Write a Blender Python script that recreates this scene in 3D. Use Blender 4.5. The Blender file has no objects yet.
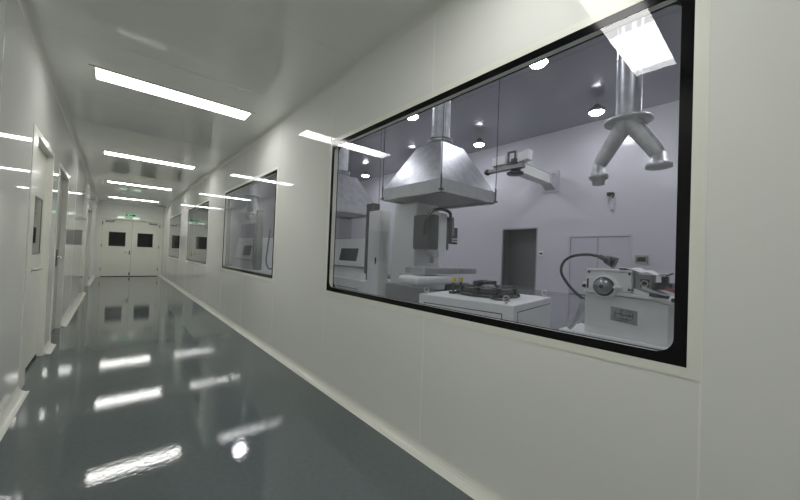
import bpy, bmesh, math, random
from mathutils import Vector, Matrix
random.seed(4)
S = bpy.context.scene
C = bpy.data.collections.new('cleanroom'); S.collection.children.link(C)
PI = math.pi

# ------------------------------------------------------------------ materials
def mat(name, col, rough=.5, metal=0., spec=.5, emit=None, estr=0., coat=0., coat_rough=.05):
    m = bpy.data.materials.new(name); m.use_nodes = True
    p = m.node_tree.nodes['Principled BSDF']
    p.inputs['Base Color'].default_value = (*col, 1)
    p.inputs['Roughness'].default_value = rough
    p.inputs['Metallic'].default_value = metal
    p.inputs['Specular IOR Level'].default_value = spec
    p.inputs['Coat Weight'].default_value = coat
    p.inputs['Coat Roughness'].default_value = coat_rough
    if emit:
        p.inputs['Emission Color'].default_value = (*emit, 1)
        p.inputs['Emission Strength'].default_value = estr
    return m

def noise_mod(m, scale=6., bump=0., colvar=0., stretch=(1, 1, 1), detail=3., dist=.01):
    nt = m.node_tree; N = nt.nodes; L = nt.links; p = N['Principled BSDF']
    tc = N.new('ShaderNodeTexCoord'); mp = N.new('ShaderNodeMapping')
    mp.inputs['Scale'].default_value = stretch
    nz = N.new('ShaderNodeTexNoise'); nz.inputs['Scale'].default_value = scale; nz.inputs['Detail'].default_value = detail
    L.new(tc.outputs['Object'], mp.inputs['Vector']); L.new(mp.outputs['Vector'], nz.inputs['Vector'])
    if bump:
        b = N.new('ShaderNodeBump'); b.inputs['Strength'].default_value = bump; b.inputs['Distance'].default_value = dist
        L.new(nz.outputs['Fac'], b.inputs['Height']); L.new(b.outputs['Normal'], p.inputs['Normal'])
    if colvar:
        col = p.inputs['Base Color'].default_value[:3]
        r = N.new('ShaderNodeValToRGB')
        r.color_ramp.elements[0].position = .3; r.color_ramp.elements[1].position = .7
        r.color_ramp.elements[0].color = (*[c * (1 - colvar) for c in col], 1)
        r.color_ramp.elements[1].color = (*[min(1, c * (1 + colvar)) for c in col], 1)
        L.new(nz.outputs['Fac'], r.inputs['Fac']); L.new(r.outputs['Color'], p.inputs['Base Color'])
    return m

M = {}
M['panel'] = noise_mod(mat('wall_panel_coated_steel', (.83, .84, .805), .035, spec=.24), 1.3, .003, 0, (1, .6, 1), 2, .02)
M['ceiling'] = noise_mod(mat('ceiling_panel_coated_steel', (.85, .86, .82), .04, spec=.4), 1.1, .004, 0, (1, .6, 1), 2, .02)
M['ceiling_joint'] = mat('ceiling_joint', (.78, .78, .74), .2)
M['seam'] = mat('seam_sealant', (.93, .93, .90), .25)
M['groove'] = mat('seam_groove', (.6, .6, .57), .4)
M['cream'] = mat('cream_aluminium', (.85, .85, .775), .28)
M['cove'] = mat('cove_moulding', (.78, .78, .72), .3)
M['leaf'] = mat('door_leaf_paint', (.86, .86, .78), .28)
M['grey_leaf'] = mat('grey_door_leaf', (.42, .42, .39), .28)  # second door's leaf, a darker grey than the first
M['floor'] = noise_mod(mat('grey_epoxy', (.124, .146, .149), .028, spec=.47), 38., .14, .06, (1, 1, 1), 5, .002)
M['floor_shop'] = noise_mod(mat('workshop_epoxy', (.17, .175, .19), .14), 9., .03, .05, (1, 1, 1), 3, .006)
M['black_print'] = mat('black_glass_border', (.003, .003, .0035), .10, spec=.18)
M['black_glass'] = mat('dark_door_glass', (.008, .008, .01), .06)
M['black'] = mat('black_rubber', (.012, .012, .013), .5)
M['dark'] = noise_mod(mat('dark_grey_metal', (.026, .027, .03), .42), 20, 0, .2)
M['steel'] = mat('brushed_steel', (.62, .62, .62), .28, 1)
M['wheel'] = mat('turned_steel', (.33, .33, .34), .3, .9)
M['chrome'] = mat('chrome', (.72, .72, .72), .12, 1)
M['galv'] = noise_mod(mat('galvanised_sheet', (.47, .48, .50), .36, .9), 7., .05, .16, (1, 1, 1), 4, .01)
M['galv_soft'] = noise_mod(mat('galvanised_fitting', (.50, .51, .51), .42, .75), 8., .02, .12, (1, 1, 1), 4, .01)
M['rim'] = noise_mod(mat('hood_rim_sheet', (.58, .59, .58), .42, .35), 5., .02, .08)
M['under'] = mat('hood_inside', (.35, .36, .35), .5, .3)
M['diffuser'] = mat('panel_light_diffuser', (.9, .9, .88), .4, emit=(1, .99, .955), estr=14.0)
M['lamp'] = mat('high_bay_diffuser', (.9, .9, .9), .4, emit=(.95, .955, 1), estr=95.)
M['shop_wall'] = noise_mod(mat('workshop_wall_panel', (.60, .592, .635), .18), 1.2, .012, 0, (1, 1, 1), 2, .02)
M['dim_wall'] = mat('dimmed_wall_panel', (.26, .26, .265), .3)  # wall colour darkened to dim the view through the second window
M['shop_ceiling'] = mat('workshop_ceiling_panel', (.37, .37, .40), .14)
M['backing'] = mat('added_dark_panel', (.03, .03, .032), .5)
M['shop_door'] = mat('workshop_door_paint', (.52, .51, .56), .3)
M['opening'] = mat('unlit_passage', (.13, .13, .14), .5)
M['machine'] = noise_mod(mat('machine_enamel', (.78, .81, .76), .36), 5, .01, .03)
M['machine_white'] = noise_mod(mat('white_enamel', (.85, .865, .85), .36), 5, .01, .02)
M['machine_grey'] = mat('grey_enamel', (.30, .31, .31), .4)
M['head_grey'] = mat('dark_machine_grey', (.07, .07, .075), .4)
M['cast'] = noise_mod(mat('machined_iron', (.21, .21, .21), .4, .5), 15, .02, .15)
M['yellow'] = mat('yellow_tag', (.62, .55, .08), .5)
M['red'] = mat('dark_red_plastic', (.25, .03, .04), .4)
M['cloth'] = noise_mod(mat('white_cloth', (.82, .82, .81), .85), 25, .2, .02)
M['plate'] = mat('nameplate_metal', (.33, .335, .345), .35, .4)
M['ink'] = mat('black_ink', (.03, .03, .035), .5)
M['green'] = mat('exit_green', (.25, .5, .33), .4, emit=(.36, .74, .48), estr=.40)
M['green_dark'] = mat('exit_symbol', (.01, .06, .035), .4)
M['sign_reflection'] = mat('exit_reflection', (.8, .9, .8), .4, emit=(.85, 1, .88), estr=.9)  # emission stands in for reflected light
M['hinge'] = mat('grey_hinge', (.33, .33, .31), .35, .6)

def glass_mat(name, ior, tint):
    m = bpy.data.materials.new(name); m.use_nodes = True
    nt = m.node_tree; N = nt.nodes; L = nt.links; N.clear()
    out = N.new('ShaderNodeOutputMaterial'); mx = N.new('ShaderNodeMixShader')
    tr = N.new('ShaderNodeBsdfTransparent'); tr.inputs['Color'].default_value = (*tint, 1)
    gl = N.new('ShaderNodeBsdfGlossy'); gl.inputs['Roughness'].default_value = .0; gl.inputs['Color'].default_value = (.97, .98, 1, 1)
    # two-sided Fresnel (Schlick), so a pane reflects alike from either room
    ge = N.new('ShaderNodeNewGeometry'); dt = N.new('ShaderNodeVectorMath'); dt.operation = 'DOT_PRODUCT'
    L.new(ge.outputs['Normal'], dt.inputs[0]); L.new(ge.outputs['Incoming'], dt.inputs[1])
    def mth(op, a, b=None):
        n = N.new('ShaderNodeMath'); n.operation = op
        for i, q in enumerate((a, b)):
            if q is None: continue
            if isinstance(q, (int, float)): n.inputs[i].default_value = q
            else: L.new(q, n.inputs[i])
        return n.outputs[0]
    f0 = ((ior-1)/(ior+1))**2
    pw = mth('POWER', mth('SUBTRACT', 1., mth('ABSOLUTE', dt.outputs['Value'])), 5.)
    fac = mth('ADD', mth('MULTIPLY', pw, 1-f0), f0)
    L.new(fac, mx.inputs['Fac']); L.new(tr.outputs[0], mx.inputs[1]); L.new(gl.outputs[0], mx.inputs[2])
    L.new(mx.outputs[0], out.inputs['Surface'])
    return m
M['glass'] = glass_mat('clear_pane', 1.55, (.965, .97, .985))

# ------------------------------------------------------------------ mesh builder
class MB:
    def __init__(s): s.v = []; s.f = []; s.mi = []; s.sm = []; s.cur = 0; s.T = None
    def _add(s, vs, fs, smooth=False):
        o = len(s.v)
        s.v += [tuple(s.T @ Vector(v)) if s.T else tuple(v) for v in vs]
        for f in fs: s.f.append([i + o for i in f]); s.mi.append(s.cur); s.sm.append(smooth)
        return s
    def box(s, a, b):
        x0, x1 = sorted((a[0], b[0])); y0, y1 = sorted((a[1], b[1])); z0, z1 = sorted((a[2], b[2]))
        return s._add([(x0,y0,z0),(x1,y0,z0),(x1,y1,z0),(x0,y1,z0),(x0,y0,z1),(x1,y0,z1),(x1,y1,z1),(x0,y1,z1)],
                      [(0,3,2,1),(4,5,6,7),(0,1,5,4),(1,2,6,5),(2,3,7,6),(3,0,4,7)])
    def hexa(s, lo, hi):
        return s._add(list(lo) + list(hi), [(0,3,2,1),(4,5,6,7),(0,1,5,4),(1,2,6,5),(2,3,7,6),(3,0,4,7)])
    def tube(s, pts, r, n=12, cap=True, r1=None):
        pts = [Vector(p) for p in pts]; k = len(pts); vs = []; fs = []
        t0 = (pts[1] - pts[0]).normalized()
        u = t0.cross(Vector((0, 0, 1)))
        if u.length < 1e-3: u = t0.cross(Vector((1, 0, 0)))
        u.normalize()
        for i, p in enumerate(pts):
            t = (pts[min(i + 1, k - 1)] - pts[max(i - 1, 0)]).normalized()
            u = (u - t * u.dot(t)).normalized(); w = t.cross(u)
            rr = r if r1 is None else r + (r1 - r) * i / (k - 1)
            for j in range(n):
                a = 2 * PI * j / n; vs.append(p + (u * math.cos(a) + w * math.sin(a)) * rr)
        for i in range(k - 1):
            for j in range(n):
                fs.append((i*n+j, i*n+(j+1) % n, (i+1)*n+(j+1) % n, (i+1)*n+j))
        s._add(vs, fs, n > 6)
        if cap: s._add([vs[j] for j in range(n)], [tuple(range(n))][::1]); s._add([vs[(k-1)*n+j] for j in range(n)], [tuple(range(n))])
        return s
    def lathe(s, prof, c=(0, 0, 0), axis='z', n=32, smooth=True):
        vs = []; fs = []; k = len(prof)
        for r, h in prof:
            for j in range(n):
                a = 2 * PI * j / n; x, y = r * math.cos(a), r * math.sin(a)
                q = (x, y, h) if axis == 'z' else ((h, x, y) if axis == 'x' else (x, h, y))
                vs.append((c[0]+q[0], c[1]+q[1], c[2]+q[2]))
        for i in range(k - 1):
            for j in range(n): fs.append((i*n+j, i*n+(j+1) % n, (i+1)*n+(j+1) % n, (i+1)*n+j))
        return s._add(vs, fs, smooth)
    def torus(s, c, R, r, axis='z', n=28, m=8):
        prof = [(R + r * math.cos(2*PI*i/m), r * math.sin(2*PI*i/m)) for i in range(m + 1)]
        return s.lathe(prof, c, axis, n)
    def prism(s, poly, axis, a, b):
        n = len(poly)
        def q(p, h): return {'x': (h, p[0], p[1]), 'y': (p[0], h, p[1]), 'z': (p[0], p[1], h)}[axis]
        vs = [q(p, a) for p in poly] + [q(p, b) for p in poly]
        return s._add(vs, [tuple(range(n - 1, -1, -1)), tuple(range(n, 2*n))] + [(i, (i+1) % n, n + (i+1) % n, n + i) for i in range(n)])
    def build(s, name, mats, parent=None, bevel=0., off=(0, 0, 0), seg=2):
        me = bpy.data.meshes.new(name)
        me.from_pydata([(v[0]-off[0], v[1]-off[1], v[2]-off[2]) for v in s.v], [], s.f)
        for m in (mats if isinstance(mats, (list, tuple)) else [mats]): me.materials.append(m)
        for p, i, sm in zip(me.polygons, s.mi, s.sm): p.material_index = i; p.use_smooth = sm
        bm = bmesh.new(); bm.from_mesh(me); bmesh.ops.recalc_face_normals(bm, faces=bm.faces); bm.to_mesh(me); bm.free()
        o = bpy.data.objects.new(name, me); C.objects.link(o)
        if parent: o.parent = parent
        if bevel:
            b = o.modifiers.new('bevel', 'BEVEL'); b.width = bevel; b.segments = seg; b.limit_method = 'ANGLE'; b.angle_limit = .6
        return o

def at(name, mats, fn, parent=None, bevel=0., base=None, **k):
    """build a part whose shape is written in world coordinates under a thing standing at its base"""
    mb = MB(); fn(mb)
    off = (0, 0, 0)
    p = parent
    while p is not None: off = tuple(a + b for a, b in zip(off, p.location)); p = p.parent
    if base: off = tuple(base)
    o = mb.build(name, mats, parent, bevel, off, **k)
    if base: o.location = base
    return o

def tag(o, label, cat, group=None):
    o['label'] = label; o['category'] = cat
    if group: o['group'] = group
    return o
def thing(name, label, cat, loc, group=None):
    o = bpy.data.objects.new(name, None); C.objects.link(o); o.location = loc; o.empty_display_size = .1
    return tag(o, label, cat, group)
def sroot(name, loc, label=None):
    o = bpy.data.objects.new(name, None); C.objects.link(o); o.location = loc; o['kind'] = 'structure'
    if label: o['label'] = label
    return o
def struct(name, mats, fn, bevel=0., label=None):
    o = at(name, mats, fn, None, bevel); o['kind'] = 'structure'
    if label: o['label'] = label
    return o
def smooth_path(pts, k=8):
    pts = [Vector(p) for p in pts]; P = [pts[0]*2 - pts[1]] + pts + [pts[-1]*2 - pts[-2]]; out = []
    for i in range(1, len(P) - 2):
        a, b, c, d = P[i-1:i+3]
        for j in range(k):
            t = j / k
            out.append(.5 * ((2*b) + (c-a)*t + (2*a-5*b+4*c-d)*t*t + (3*b-a-3*c+d)*t**3))
    return out + [pts[-1]]

# ------------------------------------------------------------------ dimensions
XR, XL = 1.47, -.527          # corridor faces of the two long walls
H = 2.776                     # corridor ceiling
YE, YB = 16.35, -4.6          # end wall, wall behind
XW = 13.3; HW = 6.45; YW0, YW1 = -7.0, 21.0   # workshop beyond the glass
ZT, ZB = 2.196, .861          # window band
WIN = [(.208, 2.70), (4.05, 6.545), (7.89, 10.385), (11.73, 14.225)]
FR = .036                     # cream frame round each window

# ------------------------------------------------------------------ floors and ceilings
struct('floor', M['floor'], lambda m: m.box((XL-.06, YB-.05, -.12), (XR+.06, YE+.12, 0)))
struct('floor_workshop', M['floor_shop'], lambda m: m.box((XR+.06, YW0-.05, -.12), (XW+.1, YW1+.05, 0)))
def ceil(m):
    m.box((XL-.06, YB-.05, H), (XR+.02, YE+.12, H+.08))
    m.cur = 1
    for k in range(-3, 14): m.box((XL+.05, 1.1+k*1.2-.002, H-.0008), (XR-.05, 1.1+k*1.2+.002, H+.01))
struct('ceiling', [M['ceiling'], M['ceiling_joint']], ceil)
struct('ceiling_workshop', M['shop_ceiling'], lambda m: m.box((XR, YW0-.05, HW), (XW+.1, YW1+.05, HW+.1)))

# ------------------------------------------------------------------ long wall with the windows
def wr(m):
    t = .05
    ys = [YB-.05]
    for a, b in WIN: ys += [a-FR, b+FR]
    ys.append(YE+.12)
    for i in range(0, len(ys), 2): m.box((XR, ys[i], 0), (XR+t, ys[i+1], H))
    for a, b in WIN:
        m.box((XR, a-FR, 0), (XR+t, b+FR, ZB-FR)); m.box((XR, a-FR, ZT+FR), (XR+t, b+FR, H))
    m.box((XR+.022, YW0, H), (XR+t, YW1, HW)); m.box((XR+.001, YW0, 0), (XR+t, YB-.05, H)); m.box((XR+.001, YE+.12, 0), (XR+t, YW1, H))
    m.cur = 1
    for k in range(-3, 13):
        y = .172 + 1.2795*k
        inwin = any(a-FR+.05 < y < b+FR-.05 for a, b in WIN)
        for z0, z1 in (((.06, ZB-FR-.001), (ZT+FR+.001, H-.05)) if inwin else ((.06, H-.05),)):
            m.cur = 1; m.box((XR-.0014, y-.004, z0), (XR+.01, y+.004, z1))
struct('wall_right', [M['panel'], M['seam'], M['groove']], wr, label='long pale panel wall holding the four windows')

def rounded_ring(m, x0, x1, a, b, z0, z1, w, r, k=6):
    """border with square outside corners and rounded inside ones, between x0 and x1"""
    out = []; inn = []
    for cy, cz, oy, oz, a0 in ((b-w-r, z1-w-r, b, z1, 0), (a+w+r, z1-w-r, a, z1, PI/2), (a+w+r, z0+w+r, a, z0, PI), (b-w-r, z0+w+r, b, z0, 1.5*PI)):
        for i in range(k + 1):
            t = a0 + PI/2*i/k
            inn.append((cy + r*math.cos(t), cz + r*math.sin(t)))
            # matching outside point: project to the square
            dy, dz = math.cos(t), math.sin(t)
            if i*2 < k: q = (oy, cz + r*dz*2.2) if a0 in (0, PI) else (cy + r*dy*2.2, oz)
            elif i*2 == k: q = (oy, oz)
            else: q = (cy + r*dy*2.2, oz) if a0 in (0, PI) else (oy, cz + r*dz*2.2)
            q = (min(max(q[0], a), b), min(max(q[1], z0), z1))
            out.append(q)
    n = len(inn)
    vs = [(x0, *p) for p in inn] + [(x0, *p) for p in out] + [(x1, *p) for p in inn] + [(x1, *p) for p in out]
    fs = []
    for i in range(n):
        j = (i+1) % n
        fs += [(i, j, n+j, n+i), (2*n+i, 2*n+j, 3*n+j, 3*n+i), (i, j, 2*n+j, 2*n+i), (n+i, n+j, 3*n+j, 3*n+i)]
    m._add(vs, fs)

WL = ['large window nearest the camera, black bordered', 'second window along the corridor wall', 'third window along the corridor wall', 'farthest window beside the end doors']
for i, (a, b) in enumerate(WIN):
    w = sroot('window_%d' % (i+1), (XR, a, ZB), WL[i])
    def frame(m, a=a, b=b):
        for x0, x1 in ((XR-.0022, XR+.0525),):
            m.box((x0, a-FR, ZB-FR), (x1, b+FR, ZB)); m.box((x0, a-FR, ZT), (x1, b+FR, ZT+FR))
            m.box((x0, a-FR, ZB), (x1, a, ZT)); m.box((x0, b, ZB), (x1, b+FR, ZT))
        # spacer between the panes
        for z in (ZB, ZT-.03): m.box((XR+.006, a, z), (XR+.044, b, z+.03))
        m.box((XR+.006, a, ZB), (XR+.044, a+.03, ZT)); m.box((XR+.006, b-.03, ZB), (XR+.044, b, ZT))
    at('window_frame', M['cream'], frame, w)
    at('border_print', M['black_print'], lambda m, a=a, b=b: (rounded_ring(m, XR-.0012, XR+.0035, a, b, ZB, ZT, .036, .055 if i == 0 else .02)), w)
    at('rear_border_print', M['black_print'], lambda m, a=a, b=b: (rounded_ring(m, XR+.0455, XR+.050, a, b, ZB, ZT, .034, .05)), w)
    at('glass_pane', M['glass'], lambda m, a=a, b=b: m._add([(XR, a, ZB), (XR, b, ZB), (XR, b, ZT), (XR, a, ZT)], [(0, 1, 2, 3)]), w)
    at('rear_pane', M['glass'], lambda m, a=a, b=b: m._add([(XR+.048, a, ZB), (XR+.048, b, ZB), (XR+.048, b, ZT), (XR+.048, a, ZT)], [(0, 1, 2, 3)]), w)

# ------------------------------------------------------------------ left wall with three doorways
DOORS = [(4.14, 5.08), (5.66, 6.62), (11.35, 12.85)]
NEARW = (.20, .07, .28); FARW = (.05, .06, .10)
DH = 2.1
def wl(m):
    t = .05; ys = [YB-.05]
    for a, b in DOORS: ys += [a, b]
    ys.append(YE+.12)
    for i in range(0, len(ys), 2): m.box((XL-t, ys[i], 0), (XL, ys[i+1], H))
    for a, b in DOORS: m.box((XL-t, a, DH), (XL, b, H))
    for y in (-3.2, -1.9, -.65, .63, 1.9, 2.95, 7.9, 13.9, 15.2):
        m.cur = 1; m.box((XL-.01, y-.0035, .06), (XL+.0012, y+.0035, H-.05))
        m.cur = 2; m.box((XL-.01, y+.0035, .06), (XL+.0008, y+.0055, H-.05))
struct('wall_left', [M['panel'], M['seam'], M['groove']], wl)

def lever(m, x, y, z, s=1, ln=.13, d=1):
    m.lathe([(0, .0), (.024, .0), (.024, .012), (.011, .014), (.011, .045)], (x, y, z), 'x', 14) if d == 1 else None
    m.tube(smooth_path([(x+.045, y, z), (x+.05, y+s*.02, z), (x+.05, y+s*ln, z-.004)], 4), .0085, 8)
DL = ['grey door with a vision window at left front', 'recessed doorway with a dark lock plate', 'far doorway in the left wall']
for i, (a, b) in enumerate(DOORS):
    d = sroot('door_%d' % (i+1), (XL, a, 0), DL[i])
    rec = (.045, .05, .06)[i]
    def frame(m, a=a, b=b, i=i, rec=rec):
        w0, w1 = NEARW[i], FARW[i]; p = .006; e = .004
        m.box((XL-rec-.055, a-w0, 0), (XL+p, a+e, DH-e)); m.box((XL-rec-.055, b-e, 0), (XL+p, b+w1, DH-e))
        m.box((XL-rec-.055, a-w0, DH-e), (XL+p, b+w1, DH+.05))
    at('door_frame', M['cream'], frame, d, .003)
    xl = XL - rec
    leaf = at('door_leaf', (M['leaf'], M['grey_leaf'], M['machine_grey'])[i], lambda m: m.box((xl-.045, a+.008, .012), (xl, b-.008, DH-.008)), d, .002)
    at('door_gap', M['black'], lambda m: m.box((xl-.054, a+.005, .0), (xl-.02, b-.005, DH-.005)), d)
    if i == 0:
        at('vision_window', M['black_glass'], lambda m: m.box((xl-.01, 4.44, 1.09), (xl+.002, 4.92, 1.61)), leaf)
        at('window_trim', M['hinge'], lambda m: (m.box((xl, 4.425, 1.075), (xl+.006, 4.44, 1.625)), m.box((xl, 4.92, 1.075), (xl+.006, 4.935, 1.625)), m.box((xl, 4.44, 1.075), (xl+.006, 4.92, 1.09)), m.box((xl, 4.44, 1.61), (xl+.006, 4.92, 1.625))), leaf)
        at('door_handle', M['chrome'], lambda m: lever(m, xl, 4.48, .94, 1, .2), leaf)
        at('shaded_gap', M['dark'], lambda m: m.box((xl-.03, a+.02, .0), (xl+.006, b-.02, .03)), leaf)  # dark strip standing in for the shaded gap under the leaf
    if i == 1:
        at('lock_plate', M['dark'], lambda m: m.box((xl, 6.20, .88), (xl+.008, 6.38, 1.1)), leaf, .002)
        at('door_handle', M['chrome'], lambda m: lever(m, xl+.008, 6.29, 1.0, -1, .11), leaf)

# ------------------------------------------------------------------ end wall and its double door
EX0, EX1, EH = -.385, 1.385, 2.165
def we(m):
    m.box((XL-.05, YE, 0), (EX0, YE+.08, H)); m.box((EX1, YE, 0), (XR+.04, YE+.08, H)); m.box((EX0, YE, EH), (EX1, YE+.08, H))
struct('wall_end', M['panel'], we)
struct('wall_behind', M['panel'], lambda m: m.box((XL-.05, YB-.08, 0), (XR+.04, YB, H)))
d = sroot('door_4', (.5, YE, 0), 'cream double door closing the far end of the corridor')
at('door_frame', M['cream'], lambda m: (m.box((EX0-.05, YE-.008, 0), (EX0+.03, YE+.07, EH-.03)), m.box((EX1-.03, YE-.008, 0), (EX1+.05, YE+.07, EH-.03)), m.box((EX0-.05, YE-.008, EH-.03), (EX1+.05, YE+.07, EH+.05))), d, .003)
at('door_gap', M['black'], lambda m: m.box((EX0+.02, YE+.055, 0), (EX1-.02, YE+.075, EH-.02)), d)
for x0, x1, wx0, wx1, hx, s in ((-.352, .497, -.155, .31, -.352, 1), (.503, 1.352, .68, 1.145, 1.352, -1)):
    leaf = at('door_leaf', M['leaf'], lambda m: m.box((x0, YE+.005, .02), (x1, YE+.05, EH-.036)), d, .002)
    at('vision_window', M['black_glass'], lambda m: m.box((wx0, YE-.001, 1.15), (wx1, YE+.01, 1.665)), leaf)
    at('window_trim', M['hinge'], lambda m: (m.box((wx0-.012, YE-.004, 1.138), (wx0, YE+.01, 1.677)), m.box((wx1, YE-.004, 1.138), (wx1+.012, YE+.01, 1.677)), m.box((wx0, YE-.004, 1.138), (wx1, YE+.01, 1.15)), m.box((wx0, YE-.004, 1.665), (wx1, YE+.01, 1.677))), leaf)
    for z in (.22, 1.1, 1.92): at('hinge', M['hinge'], lambda m: m.lathe([(0, 0), (.014, 0), (.014, .12), (0, .12)], (hx, YE-.012, z), 'z', 10), leaf)
    cl = at('door_closer', M['hinge'], lambda m: m.box((hx+s*.08, YE-.055, 2.03), (hx+s*.33, YE+.006, 2.09)), leaf, .006)
    at('closer_arm', M['hinge'], lambda m: (m.tube([(hx+s*.28, YE-.03, 2.10), (hx+s*.42, YE-.16, 2.125)], .009, 6), m.tube([(hx+s*.42, YE-.16, 2.125), (hx+s*.60, YE-.02, 2.15)], .009, 6)), cl)
    if s == 1:
        def hd(m):
            m.lathe([(0, 0), (.024, 0), (.024, -.012), (.011, -.014), (.011, -.045)], (.452, YE+.003, .93), 'y', 14)
            m.tube([(.452, YE-.045, .93), (.29, YE-.045, .928)], .010, 8)
        at('door_handle', M['chrome'], hd, leaf)
        at('lock_cylinder', M['dark'], lambda m: m.box((.435, YE-.004, .84), (.47, YE+.006, .985)), leaf, .004)
        at('floor_bolt', M['dark'], lambda m: m.box((.455, YE-.008, .06), (.49, YE+.006, .15)), leaf, .002)

# exit sign
xs, ys_, zs = .415, YE-.03, 2.335
t = thing('exit_sign', 'small green lit exit sign above the end double doors', 'exit sign', (xs, ys_, zs-.07))
at('sign_box', M['cream'], lambda m: m.box((xs-.2, ys_, zs-.072), (xs+.2, YE-.0005, zs+.072)), t, .004)
at('sign_face', M['green'], lambda m: m.box((xs-.19, ys_-.004, zs-.055), (xs+.19, ys_+.002, zs+.062)), t)
def man(m):
    y0, y1 = ys_-.0065, ys_-.003
    m.prism([(xs-.10+.016*math.cos(k*PI/4), zs+.044+.016*math.sin(k*PI/4)) for k in range(8)], 'y', y0, y1)
    m.prism([(xs-.125, zs+.02), (xs-.085, zs+.026), (xs-.08, zs-.01), (xs-.12, zs-.014)], 'y', y0, y1)
    m.prism([(xs-.12, zs-.012), (xs-.10, zs-.012), (xs-.14, zs-.05), (xs-.16, zs-.046)], 'y', y0, y1)
    m.prism([(xs-.10, zs-.012), (xs-.08, zs-.010), (xs-.05, zs-.042), (xs-.07, zs-.05)], 'y', y0, y1)
    m.prism([(xs-.088, zs+.024), (xs-.08, zs+.012), (xs-.045, zs+.004), (xs-.045, zs+.014)], 'y', y0, y1)
at('running_figure', M['green_dark'], man, t)
at('arrow', M['green_dark'], lambda m: m.prism([(xs-.02, zs-.012), (xs+.09, zs-.012), (xs+.09, zs-.045), (xs+.175, zs+.002), (xs+.09, zs+.05), (xs+.09, zs+.016), (xs-.02, zs+.016)], 'y', ys_-.0065, ys_-.003), t)
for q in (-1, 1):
    at('reflection_strip', M['sign_reflection'], lambda m: m.box((xs-.03+q*.22-.1, YE-.03, zs-.125), (xs-.03+q*.22+.1, YE-.009, zs-.085)), t)  # glowing bars imitate the bright reflections below the sign

# ------------------------------------------------------------------ mouldings
def cove(x, s, r, z, sz):
    pts = [(x, z)]
    for k in range(7):
        a = PI/2*k/6
        pts.append((x + s*(r - r*math.sin(a)), z + sz*(r - r*math.cos(a))) )
    return [(x, z)] + [(x + s*r*(1-math.sin(a)), z + sz*r*(1-math.cos(a))) for a in [PI/2*k/6 for k in range(7)]]
struct('baseboard_right', M['cove'], lambda m: m.prism(cove(XR, -1, .062, .0, 1), 'y', YB, YE))
def bl(m):
    for y0, y1 in ((YB, DOORS[0][0]-.20), (DOORS[0][1]+.05, DOORS[1][0]-.07), (DOORS[1][1]+.06, DOORS[2][0]-.28), (DOORS[2][1]+.1, YE)):
        m.prism(cove(XL, 1, .062, .0, 1), 'y', y0, y1)
struct('baseboard_left', M['cove'], bl)
struct('baseboard_end', M['cove'], lambda m: (m.prism([(YE-(p[0]-XL), p[1]) for p in cove(XL, 1, .062, 0, 1)], 'x', XL, EX0-.05), m.prism([(YE-(p[0]-XL), p[1]) for p in cove(XL, 1, .062, 0, 1)], 'x', EX1+.05, XR)))
struct('trim_1', M['cove'], lambda m: m.prism(cove(XR, -1, .05, H, -1), 'y', YB, YE))
struct('trim_2', M['cove'], lambda m: m.prism(cove(XL, 1, .05, H, -1), 'y', YB, YE))
struct('trim_3', M['ceiling'], lambda m: m.prism([(YE-(p[0]-XL), p[1]) for p in cove(XL, 1, .05, H, -1)], 'x', XL, XR))

# ------------------------------------------------------------------ corridor lights
LX0, LX1 = -.19, 1.128
LY = [(4.15, 'nearest bright LED panel light visible in the corridor ceiling'), (7.62, 'second LED panel light from the camera in corridor ceiling'),
      (11.07, 'third LED panel light from the camera in corridor ceiling'), (14.57, 'last LED panel light just before the end doors'),
      (.69, 'LED panel light overhead, mirrored in the large window glass'), (-2.76, 'LED panel light behind the camera in corridor ceiling')]
first = None
for y, lab in LY:
    if first is None:
        r = first = thing('ceiling_light', lab, 'ceiling light', (.469, y, H), 'LED panel lights in a row along the corridor ceiling')
        def fr(m):
            x0, x1, y0, y1 = LX0-.045, LX1+.045, y-.148, y+.148
            z0, z1 = H-.012, H-.0005
            m.box((x0, y0, z0), (LX0, y1, z1)); m.box((LX1, y0, z0), (x1, y1, z1))
            m.box((LX0, y0, z0), (LX1, y-.130, z1)); m.box((LX0, y+.130, z0), (LX1, y1, z1))
        at('light_frame', M['cove'], fr, r, .002)
        at('diffuser', M['diffuser'], lambda m: m.box((LX0, y-.130, H-.009), (LX1, y+.130, H-.0005)), r)
    else:
        r = first.copy(); C.objects.link(r); r.location = (.469, y, H); r['label'] = lab
        for ch in first.children:
            c = ch.copy(); C.objects.link(c); c.parent = r

# ================================================================== WORKSHOP BEYOND THE GLASS
OP0, OP1, OPH = 6.75, 8.3, 2.55       # unlit opening in the far wall
DD0, DD1, DDH = 3.40, 5.42, 2.21      # closed double door
def wb(m):
    m.box((XW, YW0, 0), (XW+.08, DD0, HW)); m.box((XW, DD0, DDH), (XW+.08, DD1, HW)); m.box((XW, DD1, 0), (XW+.08, OP0, HW))
    m.box((XW, OP0, OPH), (XW+.08, OP1, HW)); m.box((XW, OP1, 0), (XW+.08, YW1, HW))
    m.cur = 1
    for k in range(-5, 17):
        y = 1.1 + 1.18*k
        z0 = DDH+.08 if DD0-.1 < y < DD1+.1 else OPH+.08 if OP0-.1 < y < OP1+.1 else .06
        m.box((XW-.001, y-.004, z0), (XW+.01, y+.004, HW))
struct('wall_workshop_far', [M['shop_wall'], M['groove']], wb)
struct('wall_workshop_left', M['dim_wall'], lambda m: m.box((XR+.05, YW1, 0), (XW+.08, YW1+.08, HW)))
struct('wall_workshop_right', M['shop_wall'], lambda m: m.box((XR+.05, YW0-.08, 0), (XW+.08, YW0, HW)))
d = sroot('door_5', (XW, (DD0+DD1)/2, 0), 'pale double door in the far workshop wall')
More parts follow.
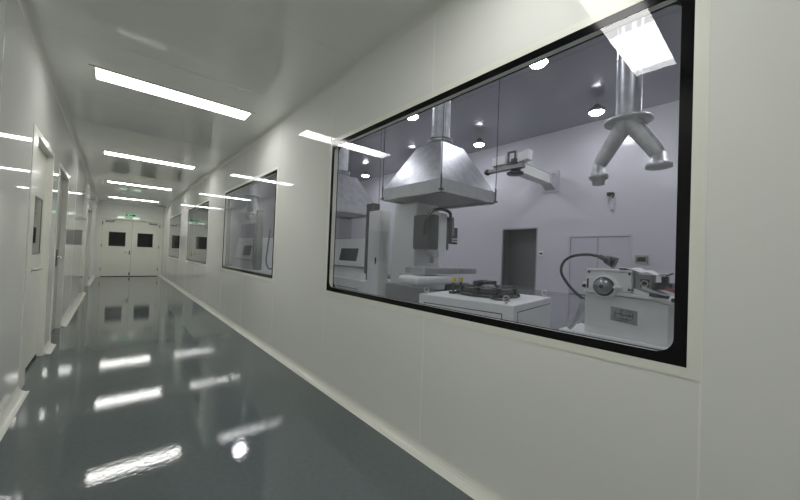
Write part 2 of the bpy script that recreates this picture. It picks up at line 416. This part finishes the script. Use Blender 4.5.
at('door_frame', M['shop_door'], lambda m: (m.box((XW-.02, DD0-.03, 0), (XW+.06, DD0+.04, DDH-.04)), m.box((XW-.02, DD1-.04, 0), (XW+.06, DD1+.03, DDH-.04)), m.box((XW-.02, DD0-.03, DDH-.04), (XW+.06, DD1+.03, DDH+.03))), d)
mid = 4.42
at('door_gap', M['dark'], lambda m: m.box((XW+.04, DD0+.03, 0), (XW+.06, DD1-.03, DDH-.03)), d)
for y0, y1 in ((DD0+.05, mid-.008), (mid+.008, DD1-.05)): at('door_leaf', M['shop_door'], lambda m: m.box((XW+.006, y0, .02), (XW+.045, y1, DDH-.05)), d, .003)
d = sroot('door_6', (XW, (OP0+OP1)/2, 0), 'unlit grey doorway in the far workshop wall')
at('door_frame', M['machine_grey'], lambda m: (m.box((XW-.015, OP0-.05, 0), (XW+.09, OP0, OPH)), m.box((XW-.015, OP1, 0), (XW+.09, OP1+.05, OPH)), m.box((XW-.015, OP0-.05, OPH), (XW+.09, OP1+.05, OPH+.05))), d)
at('passage', M['opening'], lambda m: (m.box((XW+.9, OP0-.3, 0), (XW+.95, OP1+.3, OPH+.2)), m.box((XW+.08, OP0-.3, 0), (XW+.95, OP0-.25, OPH+.2)), m.box((XW+.08, OP1+.25, 0), (XW+.95, OP1+.3, OPH+.2)), m.box((XW+.08, OP0-.3, OPH+.1), (XW+.95, OP1+.3, OPH+.2)), m.box((XW+.08, OP0-.3, -.05), (XW+.95, OP1+.3, 0))), d)

# dark panel added close behind the two farther windows so they mirror the corridor
struct('added_backing', M['backing'], lambda m: (m.box((XR+.10, 7.45, .5), (XR+.14, 14.9, 2.6)), m.box((XR+.05, 7.45, .46), (XR+.14, 14.9, .5)), m.box((XR+.05, 7.45, 2.6), (XR+.14, 14.9, 2.64)), m.box((XR+.05, 7.45, .5), (XR+.10, 7.5, 2.6)), m.box((XR+.05, 14.85, .5), (XR+.10, 14.9, 2.6))))

# wall fittings
t = thing('socket_box', 'small grey socket box on the far wall right of the double door', 'socket box', (XW, 3.08, 1.24))
at('box_body', M['hinge'], lambda m: m.box((XW-.07, 2.9, 1.25), (XW, 3.26, 1.53)), t, .01)
at('box_cover', M['dark'], lambda m: m.box((XW-.085, 2.96, 1.31), (XW-.07, 3.2, 1.46)), t, .005)
t = thing('switch_plate', 'small switch plate on far wall beside the dark doorway', 'switch', (XW, 6.5, 1.4))
at('plate', M['machine_white'], lambda m: m.box((XW-.025, 6.42, 1.42), (XW, 6.62, 1.62)), t, .005)
at('rocker', M['dark'], lambda m: m.box((XW-.035, 6.46, 1.47), (XW-.025, 6.58, 1.55)), t, .004)
t = thing('wall_dispenser', 'slim white unit with black bracket high on the far wall', 'wall unit', (XW, 3.97, 3.1))
at('body', M['shop_door'], lambda m: m.box((XW-.09, 3.9, 3.1), (XW, 4.04, 3.52)), t, .02)
at('bracket', M['black'], lambda m: (m.box((XW-.2, 3.93, 3.6), (XW, 4.12, 3.72)), m.box((XW-.09, 3.94, 3.5), (XW-.05, 3.99, 3.62))), t, .01)

# high-bay lamps on their grid
fl = None
LAMPS = [(x, y) for x in (3.75, 7.7, 11.6) for y in (-.4, 4.0, 8.55, 12.8, 17.0)]
LLAB = {(11.6, 4.0): 'round white high bay lamp above and left of the branched duct', (11.6, 8.55): 'round white high bay lamp right of the large exhaust hood duct',
        (7.7, 4.0): 'round white high bay lamp near top edge of the large window', (7.7, 8.55): 'round white high bay lamp just left of the large hood duct',
        (11.6, 17.0): 'small distant high bay lamp above the farther exhaust hood'}
for x, y in LAMPS:
    lab = LLAB.get((x, y), 'round high bay lamp on the workshop ceiling hidden from the window')
    if fl is None:
        r = fl = thing('high_bay_lamp', lab, 'lamp', (x, y, HW), 'round high bay lamps under the workshop ceiling')
        at('housing', M['hinge'], lambda m: m.lathe([(0, HW-.15), (.1, HW-.15), (.14, HW-.22), (.23, HW-.28), (.235, HW-.388), (.21, HW-.385), (.21, HW-.375)], (x, y, 0)), r)
        at('suspension', M['hinge'], lambda m: m.tube([(x, y, HW-.16), (x, y, HW)], .012, 8), r)
        at('lens', M['lamp'], lambda m: m.lathe([(0, HW-.47), (.1, HW-.459), (.17, HW-.43), (.20, HW-.40), (.21, HW-.38)], (x, y, 0)), r)
    else:
        r = fl.copy(); C.objects.link(r); r.location = (x, y, HW); r['label'] = lab
        for ch in fl.children:
            c = ch.copy(); C.objects.link(c); c.parent = r

# ------------------------------------------------------------------ exhaust hoods
def hood(cx, cy, zr, hs, hh, label):
    """square canopy hood: skirt from zr to zr+rh, pyramid, collar, round duct up to the ceiling, rods at the corners"""
    rh = .24*hs/.8; t = thing('exhaust_hood', label, 'exhaust hood', (cx, cy, zr), 'galvanised exhaust hoods over the machines')
    zt = zr + hh; th = .34*hs/.8; w = .012
    def skirt(m):
        for a in range(4):
            m.T = Matrix.Translation((cx, cy, 0)) @ Matrix.Rotation(a*PI/2, 4, 'Z')
            m.box((-hs, -hs, zr), (hs, -hs+w, zr+rh))
            m.box((-hs, -hs, zr), (hs, -hs+.04, zr+.012))
    at('skirt', M['rim'], skirt, t)
    z1 = zr + rh + .001
    at('canopy', M['galv'], lambda m: m.hexa([(cx-hs, cy-hs, z1), (cx+hs, cy-hs, z1), (cx+hs, cy+hs, z1), (cx-hs, cy+hs, z1)], [(cx-th, cy-th, zt), (cx+th, cy-th, zt), (cx+th, cy+th, zt), (cx-th, cy+th, zt)]), t, .01)
    at('filter_plate', M['under'], lambda m: (m.hexa([(cx-hs+.03, cy-hs+.03, zr+.05), (cx+hs-.03, cy-hs+.03, zr+.05), (cx+hs-.03, cy+hs-.03, zr+.05), (cx-hs+.03, cy+hs-.03, zr+.05)], [(cx-.3, cy-.3, zr+.2), (cx+.3, cy-.3, zr+.2), (cx+.3, cy+.3, zr+.2), (cx-.3, cy+.3, zr+.2)])), t)
    R = .19*hs/.8
    at('neck', M['galv_soft'], lambda m: m.lathe([(th*.95, zt-.001), (R+.05, zt+.05), (R+.01, zt+.06), (R+.01, zt+.10), (R+.07, zt+.10), (R+.07, zt+.13), (R, zt+.13)], (cx, cy, 0)), t)
    def duct(m):
        m.lathe([(R, zt+.13), (R, HW)], (cx, cy, 0), n=36)
        z = zt + .4
        while z < HW: m.torus((cx, cy, z), R, .006, 'z', 36, 6); z += .9
    at('duct', M['galv'], duct, t)
    for z, e, hh_ in ((zt+1.0, .06, .05), (zt+.14, .075, .02)):
        at('flange', M['cast'], lambda m: m.lathe([(R, z), (R+e, z), (R+e, z+hh_), (R, z+hh_)], (cx, cy, 0)), t)
    for sx in (-1, 1):
        for sy in (-1, 1):
            x, y = cx+sx*(hs+.015), cy+sy*(hs+.015)
            rod = at('hanger_rod', M['dark'], lambda m: m.tube([(x, y, zr+.05), (x, y, HW)], .009, 6), t)
            at('turnbuckle', M['dark'], lambda m: (m.tube([(x, y, zr+.04), (x, y, zr+.3)], .016, 8), m.box((x-.03, y-.03, zr+.03), (x+.03, y+.03, zr+.06))), rod)
    return t
hood(4.92, 4.58, 2.3, .79, 1.10, 'large galvanised exhaust hood in the middle of the near window')
hood(4.92, 8.45, 2.3, .79, 1.10, 'farther galvanised exhaust hood cut by the left edge of near window')

# ------------------------------------------------------------------ branched duct
bx, by, bz = 5.8, 1.56, 3.34
t = thing('branched_duct', 'galvanised duct splitting in two legs, hanging at window right', 'duct', (bx, by, bz))
R = .165
at('main_pipe', M['galv'], lambda m: (m.lathe([(R, bz+.04), (R, HW)], (bx, by, 0), n=36), [m.torus((bx, by, z), R, .006, 'z', 36, 6) for z in (4.3, 5.2, 6.1)]), t)
at('flange', M['galv_soft'], lambda m: m.lathe([(R, bz), (.31, bz), (.31, bz+.04), (R, bz+.045)], (bx, by, 0), n=36), t)
for s, zz in ((1, 2.76), (-1, 2.78)):
    ex = by + s*.385
    leg = at('branch', M['galv_soft'], lambda m: m.tube([(bx, by+s*.05, bz+.02), (bx, by+s*.075, bz-.06), (bx, ex-s*.035, zz+.06), (bx, ex, zz-.02)], .145, 24, True, .085), t)
    prof = [(0, zz+.03), (.085, zz+.03), (.10, zz-.12), (.135, zz-.15), (.135, zz-.21), (.09, zz-.24), (.085, zz-.31), (0, zz-.31)] if s == 1 else [(0, zz+.03), (.085, zz+.03), (.115, zz-.11), (.155, zz-.13), (.16, zz-.19), (.13, zz-.2), (0, zz-.2)]
    at('outlet_collar', M['galv_soft'], lambda m: m.lathe(prof, (bx, ex, 0), n=28), leg)
bd = t
r = bd.copy(); C.objects.link(r); r.location = (4.15, 14.0, bz); r['label'] = 'galvanised branched duct seen dimly through the second window'
r['group'] = bd['group'] = 'branched ducts hanging from the workshop ceiling'
for ch in bd.children:
    c = ch.copy(); C.objects.link(c); c.parent = r
    for g in ch.children:
        q = g.copy(); C.objects.link(q); q.parent = c

# ------------------------------------------------------------------ jib crane on the far wall
t = thing('jib_crane', 'wall mounted grey jib arm with boxes, right of the hood', 'jib arm', (XW, 6.2, 4.2))
at('wall_bracket', M['shop_door'], lambda m: (m.box((XW-.04, 5.86, 4.0), (XW, 6.54, 4.85)), m.hexa([(XW-.4, 6.0, 4.25), (XW-.04, 6.0, 4.08), (XW-.04, 6.4, 4.08), (XW-.4, 6.4, 4.25)], [(XW-.4, 6.0, 4.70), (XW-.04, 6.0, 4.74), (XW-.04, 6.4, 4.74), (XW-.4, 6.4, 4.70)])), t, .01)
at('boom', M['machine'], lambda m: (m.box((10.7, 6.05, 4.33), (XW-.04, 6.38, 4.66)), m.box((10.7, 6.02, 4.28), (XW-.04, 6.41, 4.33)), m.box((10.7, 6.02, 4.66), (XW-.04, 6.41, 4.69))), t, .004)
at('pivot', M['dark'], lambda m: m.lathe([(0, 4.2), (.27, 4.2), (.29, 4.27), (.16, 4.31), (.16, 4.74), (0, 4.74)], (10.55, 6.2, 0)), t)
arm = at('cross_arm', M['cast'], lambda m: (m.box((10.3, 5.8, 4.36), (10.52, 7.15, 4.47)), m.box((10.35, 5.8, 4.47), (10.46, 6.95, 4.56))), t, .01)
at('counterweight', M['dark'], lambda m: m.lathe([(0, -.13), (.07, -.11), (.12, 0), (.07, .11), (0, .13)], (10.41, 7.24, 4.42), 'y', 18), arm)
at('motor_box', M['machine_white'], lambda m: m.box((10.27, 6.42, 4.56), (10.6, 6.98, 4.88)), arm, .02)
at('hoist_frame', M['dark'], lambda m: (m.box((10.28, 6.05, 4.54), (10.34, 6.1, 4.92)), m.box((10.28, 6.31, 4.54), (10.34, 6.36, 4.92)), m.box((10.28, 6.05, 4.92), (10.34, 6.36, 4.97)), m.box((10.28, 6.10, 4.54), (10.34, 6.31, 4.60))), arm)
at('control_box', M['machine_white'], lambda m: m.hexa([(10.28, 5.62, 4.6), (10.6, 5.62, 4.6), (10.6, 5.98, 4.54), (10.28, 5.98, 4.54)], [(10.28, 5.58, 4.93), (10.6, 5.58, 4.93), (10.6, 5.98, 4.86), (10.28, 5.98, 4.86)]), arm, .02)

# ------------------------------------------------------------------ milling machine under the large hood
t = thing('milling_machine', 'milling machine standing under the large exhaust hood', 'machine tool', (4.9, 4.7, 0))
at('base', M['machine_grey'], lambda m: (m.box((4.2, 3.95, 0), (5.6, 5.5, .12)), m.box((4.35, 4.05, .12), (5.45, 5.45, .62))), t, .02)
at('saddle', M['machine_white'], lambda m: m.box((3.72, 3.86, .72), (4.62, 4.36, .87)), t, .06, seg=4)
at('work_table', M['galv_soft'], lambda m: (m.box((3.98, 3.95, .90), (5.42, 4.45, 1.0)), [m.box((4.02, y, 1.0), (5.38, y+.06, 1.012)) for y in (3.99, 4.11, 4.23, 4.35)]), t, .008)
at('column', M['machine_white'], lambda m: m.hexa([(4.45, 4.75, .6), (5.25, 4.75, .6), (5.25, 5.45, .6), (4.45, 5.45, .6)], [(4.52, 4.78, 2.28), (5.18, 4.78, 2.28), (5.18, 5.45, 2.28), (4.52, 5.45, 2.28)]), t, .03)
hd_ = at('spindle_head', M['head_grey'], lambda m: (m.box((4.42, 4.3, 1.34), (4.98, 4.76, 2.0)), m.box((4.98, 4.3, 1.5), (5.08, 4.7, 1.95))), t, .03)
at('spindle', M['steel'], lambda m: m.lathe([(0, 1.08), (.04, 1.08), (.05, 1.2), (.11, 1.22), (.11, 1.35)], (4.72, 4.5, 0), n=20), hd_)
at('head_cover', M['machine_white'], lambda m: m.box((4.66, 4.28, 1.30), (4.88, 4.5, 2.05)), hd_, .02)
at('cable_hose', M['black'], lambda m: m.tube(smooth_path([(4.28, 4.3, 1.6), (4.26, 4.25, 1.85), (4.36, 4.2, 2.04), (4.62, 4.2, 2.1), (4.86, 4.2, 2.05), (4.96, 4.3, 1.9)]), .03, 10), t)
cp = at('pendant_arm', M['machine_grey'], lambda m: m.tube([(5.2, 4.9, 2.0), (5.25, 4.45, 2.0), (5.25, 4.45, 1.8)], .03, 8), t)
at('control_panel', M['dark'], lambda m: m.box((5.03, 4.44, 1.48), (5.4, 4.5, 1.82)), cp, .01)
at('screen', M['hinge'], lambda m: m.box((5.07, 4.394, 1.64), (5.24, 4.401, 1.79)), cp)
for z in (1.52, 1.57): at('button_strip', M['machine_white'], lambda m: m.box((5.07, 4.393, z), (5.34, 4.401, z+.022)), cp)
at('drip_tray', M['dark'], lambda m: m.box((4.6, 3.7, .55), (5.7, 4.05, .72)), t, .02)

# machine under the smaller hood
mc = t = thing('machining_cabinet', 'pale enclosed machine at left edge of the near window', 'machine tool', (5.2, 7.9, 0))
at('base', M['machine_white'], lambda m: m.box((4.7, 6.75, 0), (5.6, 9.3, .55)), t, .02)
at('enclosure', M['machine_white'], lambda m: m.hexa([(4.85, 6.95, .55), (5.6, 6.95, .55), (5.6, 9.3, .55), (4.85, 9.3, .55)], [(5.05, 6.95, 1.62), (5.6, 6.95, 1.62), (5.6, 9.3, 1.62), (5.05, 9.3, 1.62)]), t, .02)
at('column', M['head_grey'], lambda m: m.box((4.88, 6.75, .55), (5.1, 7.05, 2.5)), t, .02)
at('viewing_window', M['dark'], lambda m: m.hexa([(4.925, 7.5, .95), (4.95, 7.5, .95), (4.95, 8.4, .95), (4.925, 8.4, .95)], [(4.998, 7.5, 1.35), (5.02, 7.5, 1.35), (5.02, 8.4, 1.35), (4.998, 8.4, 1.35)]), t)
at('door_slide', M['hinge'], lambda m: (m.box((4.84, 6.95, .84), (4.91, 9.3, .87)), m.box((4.7-.006, 7.0, .3), (4.7, 9.2, .32))), t)
at('cable_loop', M['black'], lambda m: m.tube(smooth_path([(5.3, 6.7, 1.9), (5.2, 6.6, 1.2), (5.15, 6.5, .8), (5.2, 6.3, .62), (5.3, 6.1, .8), (5.35, 6.05, 1.5)]), .025, 8), t)
for cx_, cy_, lab in ((3.75, 12.2, 'pale enclosed machine seen dimly through the second window'),):
    r = mc.copy(); C.objects.link(r); r.location = (cx_, cy_, 0); r['label'] = lab
    for ch in mc.children:
        c = ch.copy(); C.objects.link(c); c.parent = r
t = mc
t = thing('electrical_cabinet', 'tall narrow pale grey cabinet standing left of the milling machine', 'cabinet', (4.38, 5.8, 0))
at('cabinet_body', M['machine'], lambda m: m.box((4.24, 5.6, .08), (4.52, 6.0, 2.15)), t, .01)
at('plinth', M['dark'], lambda m: m.box((4.26, 5.62, 0), (4.50, 5.98, .08)), t)
at('cabinet_door', M['machine_white'], lambda m: m.box((4.225, 5.63, .12), (4.24, 5.97, 2.1)), t, .003)
at('door_latch', M['dark'], lambda m: m.box((4.21, 5.66, 1.0), (4.225, 5.69, 1.14)), t)

# ------------------------------------------------------------------ white cabinet with the round fixture
bx0, bx1, by0, by1, bzt = 2.55, 3.62, 1.59, 2.62, .805
t = thing('machine_cabinet', 'low white square cabinet below the near window with black fixture on top', 'cabinet', ((bx0+bx1)/2, (by0+by1)/2, 0))
t.rotation_euler.z = math.radians(8.5)
at('cabinet_body', M['machine_white'], lambda m: m.box((bx0, by0, .06), (bx1, by1, bzt)), t, .008)
at('plinth', M['dark'], lambda m: m.box((bx0+.03, by0+.03, 0), (bx1-.03, by1-.03, .06)), t)
at('front_panel', M['machine_white'], lambda m: m.box((bx0-.006, by0+.11, .12), (bx0, by1-.08, bzt-.09)), t)
at('panel_gap', M['dark'], lambda m: m.box((bx0-.002, by0+.102, .112), (bx0+.001, by1-.072, bzt-.082)), t)
at('side_panel', M['machine_white'], lambda m: m.box((bx0+.09, by0-.006, .12), (bx1-.05, by0, bzt-.07)), t)
at('panel_gap', M['dark'], lambda m: m.box((bx0+.082, by0-.002, .112), (bx1-.042, by0+.001, bzt-.062)), t)
for x, y in ((bx0+.05, by0+.09), (bx0+.05, by1-.06), (bx1-.06, by0+.06), (bx1-.06, by1-.06)):
    at('eye_bolt', M['steel'], lambda m: (m.torus((x, y, bzt+.045), .028, .007, 'x', 20, 8), m.tube([(x, y, bzt-.01), (x, y, bzt+.02)], .012, 8)), t)
fx, fy, fz = 3.16, 2.14, bzt+.001
t = thing('rotary_fixture', 'black round machine fixture lying on the low white cabinet', 'fixture', (fx, fy, fz))
at('base_disc', M['dark'], lambda m: m.lathe([(0, fz), (.33, fz), (.34, fz+.01), (.33, fz+.03), (.26, fz+.035), (0, fz+.035)], (fx, fy, 0), n=40), t)
at('ring', M['dark'], lambda m: (m.lathe([(.22, fz+.03), (.28, fz+.035), (.29, fz+.07), (.27, fz+.085), (.21, fz+.085), (.20, fz+.035)], (fx, fy, 0), n=40), m.torus((fx, fy, fz+.05), .295, .010, 'z', 40, 8)), t)
for k in range(8):
    a = 2*PI*k/8 + .2
    at('clamp', M['black'], lambda m: (setattr(m, 'T', Matrix.Translation((fx, fy, fz)) @ Matrix.Rotation(a, 4, 'Z')), m.box((.17, -.025, .034), (.315, .025, .095)), m.box((.28, -.012, .01), (.35, .012, .04))), t, .005)
at('hub', M['cast'], lambda m: m.lathe([(0, fz+.11), (.06, fz+.11), (.08, fz+.09), (.1, fz+.035)], (fx, fy, 0)), t)
at('motor_block', M['dark'], lambda m: (m.box((fx-.06, fy+.02, fz+.09), (fx+.2, fy+.16, fz+.145)), m.box((fx-.02, fy+.04, fz+.145), (fx+.04, fy+.12, fz+.155))), t, .008)
for x, y, h in ((2.86, 2.385, .14), (3.08, 2.46, .14)):
    pin = at('pin', M['black'], lambda m: (m.tube([(x, y, fz+.001), (x, y, fz+h)], .012, 8), m.box((x-.04, y-.03, fz), (x+.04, y+.03, fz+.025))), t)
    at('tag', M['yellow'], lambda m: m.box((x-.018, y-.022, fz+h-.02), (x+.016, y+.022, fz+h+.03)), pin, .004)
at('cable', M['black'], lambda m: m.tube(smooth_path([(2.9, 1.93, fz+.03), (2.80, 1.86, fz+.012), (2.78, 1.76, fz+.012), (2.88, 1.72, fz+.012), (3.02, 1.82, fz+.03)]), .008, 8), t)

# ------------------------------------------------------------------ tool grinder at the right
fxx = 5.6
def lz(z): return 1.2 + (z-1.2)*1.057
t = thing('tool_grinder', 'pale green grey tool grinder with round spindle at window right', 'machine tool', (5.95, 1.5, 0))
y0, y1 = .985, 2.02
at('base_plate', M['machine_white'], lambda m: (m.box((fxx-.13, y0-.12, 0), (6.35, y1+.34, .13))), t, .02)
at('cabinet', M['machine'], lambda m: m.prism([(y0, .13), (y1, .13), (y1, .74), (y0+.15, .715), (y0, .665)], 'x', fxx, 6.3), t, .012)
at('bed', M['machine'], lambda m: m.prism([(y0-.04, .675), (y0+.15, .725), (y1+.01, .75), (y1+.01, .80), (y0+.55, .80), (y0+.16, .775), (y0-.04, .715)], 'x', fxx-.035, 6.32), t, .01)
hs_ = at('headstock', M['machine'], lambda m: m.box((fxx-.02, 1.41, .80), (6.2, 1.99, 1.095)), t, .012)
at('lid', M['machine_white'], lambda m: m.box((fxx-.03, 1.40, 1.095), (6.22, 2.0, 1.115)), hs_, .004)
for y, z in ((1.965, 1.065), (1.435, 1.065), (1.435, .84), (1.395, .835)):
    at('screw', M['black'], lambda m: m.lathe([(0, -.012), (.016, -.012), (.018, 0)], (fxx-.02, y, z), 'x', 12), hs_)
at('spindle_boss', M['machine_white'], lambda m: m.lathe([(.0, -.03), (.165, -.03), (.175, -.02), (.175, 0)], (fxx-.02, 1.735, .858), 'x', 40), hs_)
sp = at('spindle_wheel', M['wheel'], lambda m: m.lathe([(0, -.125), (.03, -.125), (.065, -.112), (.105, -.08), (.122, -.05), (.122, -.03)], (fxx-.02, 1.755, .862), 'x', 40), hs_)
at('bearing_ring', M['black'], lambda m: m.torus((fxx-.052, 1.75, .86), .128, .014, 'x', 40, 8), sp)
at('wheel_hub', M['black'], lambda m: m.lathe([(0, -.137), (.026, -.137), (.03, -.12)], (fxx-.02, 1.755, .862), 'x', 20), sp)
at('side_plate', M['machine_white'], lambda m: m.box((fxx-.035, 1.91, .80), (fxx-.02, 2.0, .985)), hs_, .005)
at('knob_bracket', M['machine_white'], lambda m: m.box((fxx+.02, 1.99, .80), (fxx+.2, 2.07, .90)), hs_, .01)
at('sight_slot', M['black'], lambda m: m.box((fxx-.04, 1.962, .82), (fxx-.034, 1.987, .965)), hs_)
at('lever', M['machine_white'], lambda m: m.tube([(fxx-.05, 1.62, .855), (fxx-.06, 1.51, .865)], .026, 14), hs_)
at('knob', M['black'], lambda m: m.lathe([(0, -.04), (.028, -.035), (.03, -.01), (.016, .0), (.012, .03)], (fxx+.0, 2.03, .845), 'x', 14), hs_)
npl = at('nameplate', M['plate'], lambda m: m.hexa([(fxx-.006, 1.33, .345), (fxx, 1.33, .345), (fxx, 1.66, .375), (fxx-.006, 1.66, .375)], [(fxx-.006, 1.33, .545), (fxx, 1.33, .545), (fxx, 1.66, .575), (fxx-.006, 1.66, .575)]), t)
def ink(m):
    X0, X1 = fxx-.0075, fxx-.0055
    def bar(ya, yb, za, zb): m.box((X0, 1.66-ya, .36+za), (X1, 1.66-yb, .36+zb))
    bar(.05, .06, .06, .15); bar(.06, .13, .12, .128); bar(.12, .17, .175, .182); bar(.12, .2, .10, .115)
    bar(.19, .28, .165, .172); bar(.19, .26, .145, .15); bar(.21, .26, .095, .12); bar(.27, .28, .07, .15)
    bar(.15, .156, .02, .09); bar(.2, .206, .02, .09); bar(.1, .26, .045, .055); bar(.05, .2, .02, .026); bar(.13, .14, .12, .17)
at('nameplate_marks', M['ink'], ink, npl)
at('gauge_box', M['machine_grey'], lambda m: (m.box((fxx+.1, 1.20, .83), (fxx+.35, 1.40, 1.06))), t, .01)
at('gauge_face', M['black'], lambda m: (m.box((fxx+.094, 1.225, .88), (fxx+.1, 1.33, 1.0))), t)
at('gauge_ring', M['steel'], lambda m: m.torus((fxx+.092, 1.28, .94), .04, .008, 'x', 24, 8), t)
at('slide_plate', M['machine_white'], lambda m: m.hexa([(fxx-.02, .95, .715), (fxx+.5, .95, .715), (fxx+.5, 1.39, .80), (fxx-.02, 1.39, .80)], [(fxx-.02, .95, .735), (fxx+.5, .95, .735), (fxx+.5, 1.39, .86), (fxx-.02, 1.39, .86)]), t, .006)
at('cross_slide', M['steel'], lambda m: m.hexa([(fxx+.05, 1.02, .77), (fxx+.3, 1.02, .77), (fxx+.3, 1.3, .86), (fxx+.05, 1.3, .86)], [(fxx+.05, 1.02, .80), (fxx+.3, 1.02, .80), (fxx+.3, 1.3, .91), (fxx+.05, 1.3, .91)]), t, .006)
at('hand_lever', M['black'], lambda m: (m.tube([(fxx-.04, 1.19, .80), (fxx-.05, .98, .785)], .022, 12)), t)
at('lever_knob', M['black'], lambda m: m.lathe([(0, -.03), (.025, -.02), (.03, 0), (.025, .02), (0, .03)], (fxx-.05, .93, .755), 'y', 16), t)
at('tool_post', M['dark'], lambda m: (m.box((fxx+.25, 1.0, .86), (fxx+.42, 1.24, .96)), m.box((fxx+.28, 1.05, .96), (fxx+.36, 1.13, 1.05)), m.tube([(fxx+.3, 1.08, 1.06), (fxx+.3, 1.0, 1.1)], .012, 8)), t, .006)
at('red_grip', M['red'], lambda m: m.tube([(fxx+.2, 1.06, .89), (fxx+.18, .94, .855)], .026, 12), t)
at('coolant_hose', M['galv_soft'], lambda m: m.tube(smooth_path([(fxx+.02, 2.04, .62), (fxx, 2.08, .45), (fxx, 2.16, .25), (fxx-.02, 2.24, .14)]), .035, 12), t)
wlp = at('lamp_neck', M['black'], lambda m: m.tube(smooth_path([(fxx+.1, 2.04, .58), (fxx+.08, 2.10, .64), (fxx+.05, 2.27, .80), (fxx+.02, 2.40, 1.02), (fxx, 2.36, 1.2), (fxx, 2.22, 1.30), (fxx, 2.02, 1.33), (fxx, 1.88, 1.315), (fxx, 1.82, 1.295)]), .022, 12), t)
at('lamp_shade', M['dark'], lambda m: (setattr(m, 'T', Matrix.Translation((fxx, 1.80, 1.292)) @ Matrix.Rotation(math.radians(24), 4, 'X') @ Matrix.Rotation(PI, 4, 'Z')), m.lathe([(0, -.03), (.035, -.03), (.04, .05), (.062, .06), (.085, .2), (.07, .2), (.0, .17)], (0, 0, 0), 'y', 24)), wlp)

# cloth lying on the grinder
def cloth():
    n = 16; vs = []; fs = []
    for i in range(n+1):
        for j in range(n+1):
            u, v = i/n, j/n
            y = 1.62 - .56*u; x = fxx - .02 + .42*v
            z = 1.122 + .018*math.sin(9*u+2*v)*math.sin(7*v+1) + .02
            if y < 1.36: z = max(z - .10*(1.36-y)/.3, 1.085) + .01*math.sin(20*u)
            vs.append((x, y + .02*math.sin(8*v), z)); 
    for i in range(n):
        for j in range(n): fs.append((i*(n+1)+j, i*(n+1)+j+1, (i+1)*(n+1)+j+1, (i+1)*(n+1)+j))
    m = MB(); m._add(vs, fs, True)
    o = m.build('cloth', M['cloth'])
    s = o.modifiers.new('thick', 'SOLIDIFY'); s.thickness = .012
    tag(o, 'crumpled white cloth lying on top of the tool grinder', 'cloth')
cloth()

# ------------------------------------------------------------------ world, camera, view
w = bpy.data.worlds.new('world'); S.world = w; w.use_nodes = True
w.node_tree.nodes['Background'].inputs['Color'].default_value = (.02, .02, .022, 1)
w.node_tree.nodes['Background'].inputs['Strength'].default_value = .3

cam = bpy.data.cameras.new('camera'); co = bpy.data.objects.new('camera', cam); C.objects.link(co)
cam.sensor_width = 36; cam.lens = 331.17/800*36; cam.clip_start = .02
yaw, pit, rol = .712, .017, .039
fwd = Vector((math.sin(yaw)*math.cos(pit), math.cos(yaw)*math.cos(pit), math.sin(pit)))
right = Vector((math.cos(yaw), -math.sin(yaw), 0)); up = right.cross(fwd)
r2 = right*math.cos(rol) + up*math.sin(rol); u2 = up*math.cos(rol) - right*math.sin(rol)
R3 = Matrix((r2, u2, -fwd)).transposed()
co.matrix_world = Matrix.Translation((0, 0, 1.2)) @ R3.to_4x4()
S.camera = co
S.view_settings.view_transform = 'Standard'; S.view_settings.look = 'None'
S.view_settings.exposure = 0.0; S.view_settings.gamma = 1; S.view_settings.use_curve_mapping = False
S.cycles.use_denoising = True
S.cycles.max_bounces = 12; S.cycles.diffuse_bounces = 5; S.cycles.glossy_bounces = 6; S.cycles.transparent_max_bounces = 16
S.cycles.sample_clamp_indirect = 4; S.cycles.blur_glossy = .1
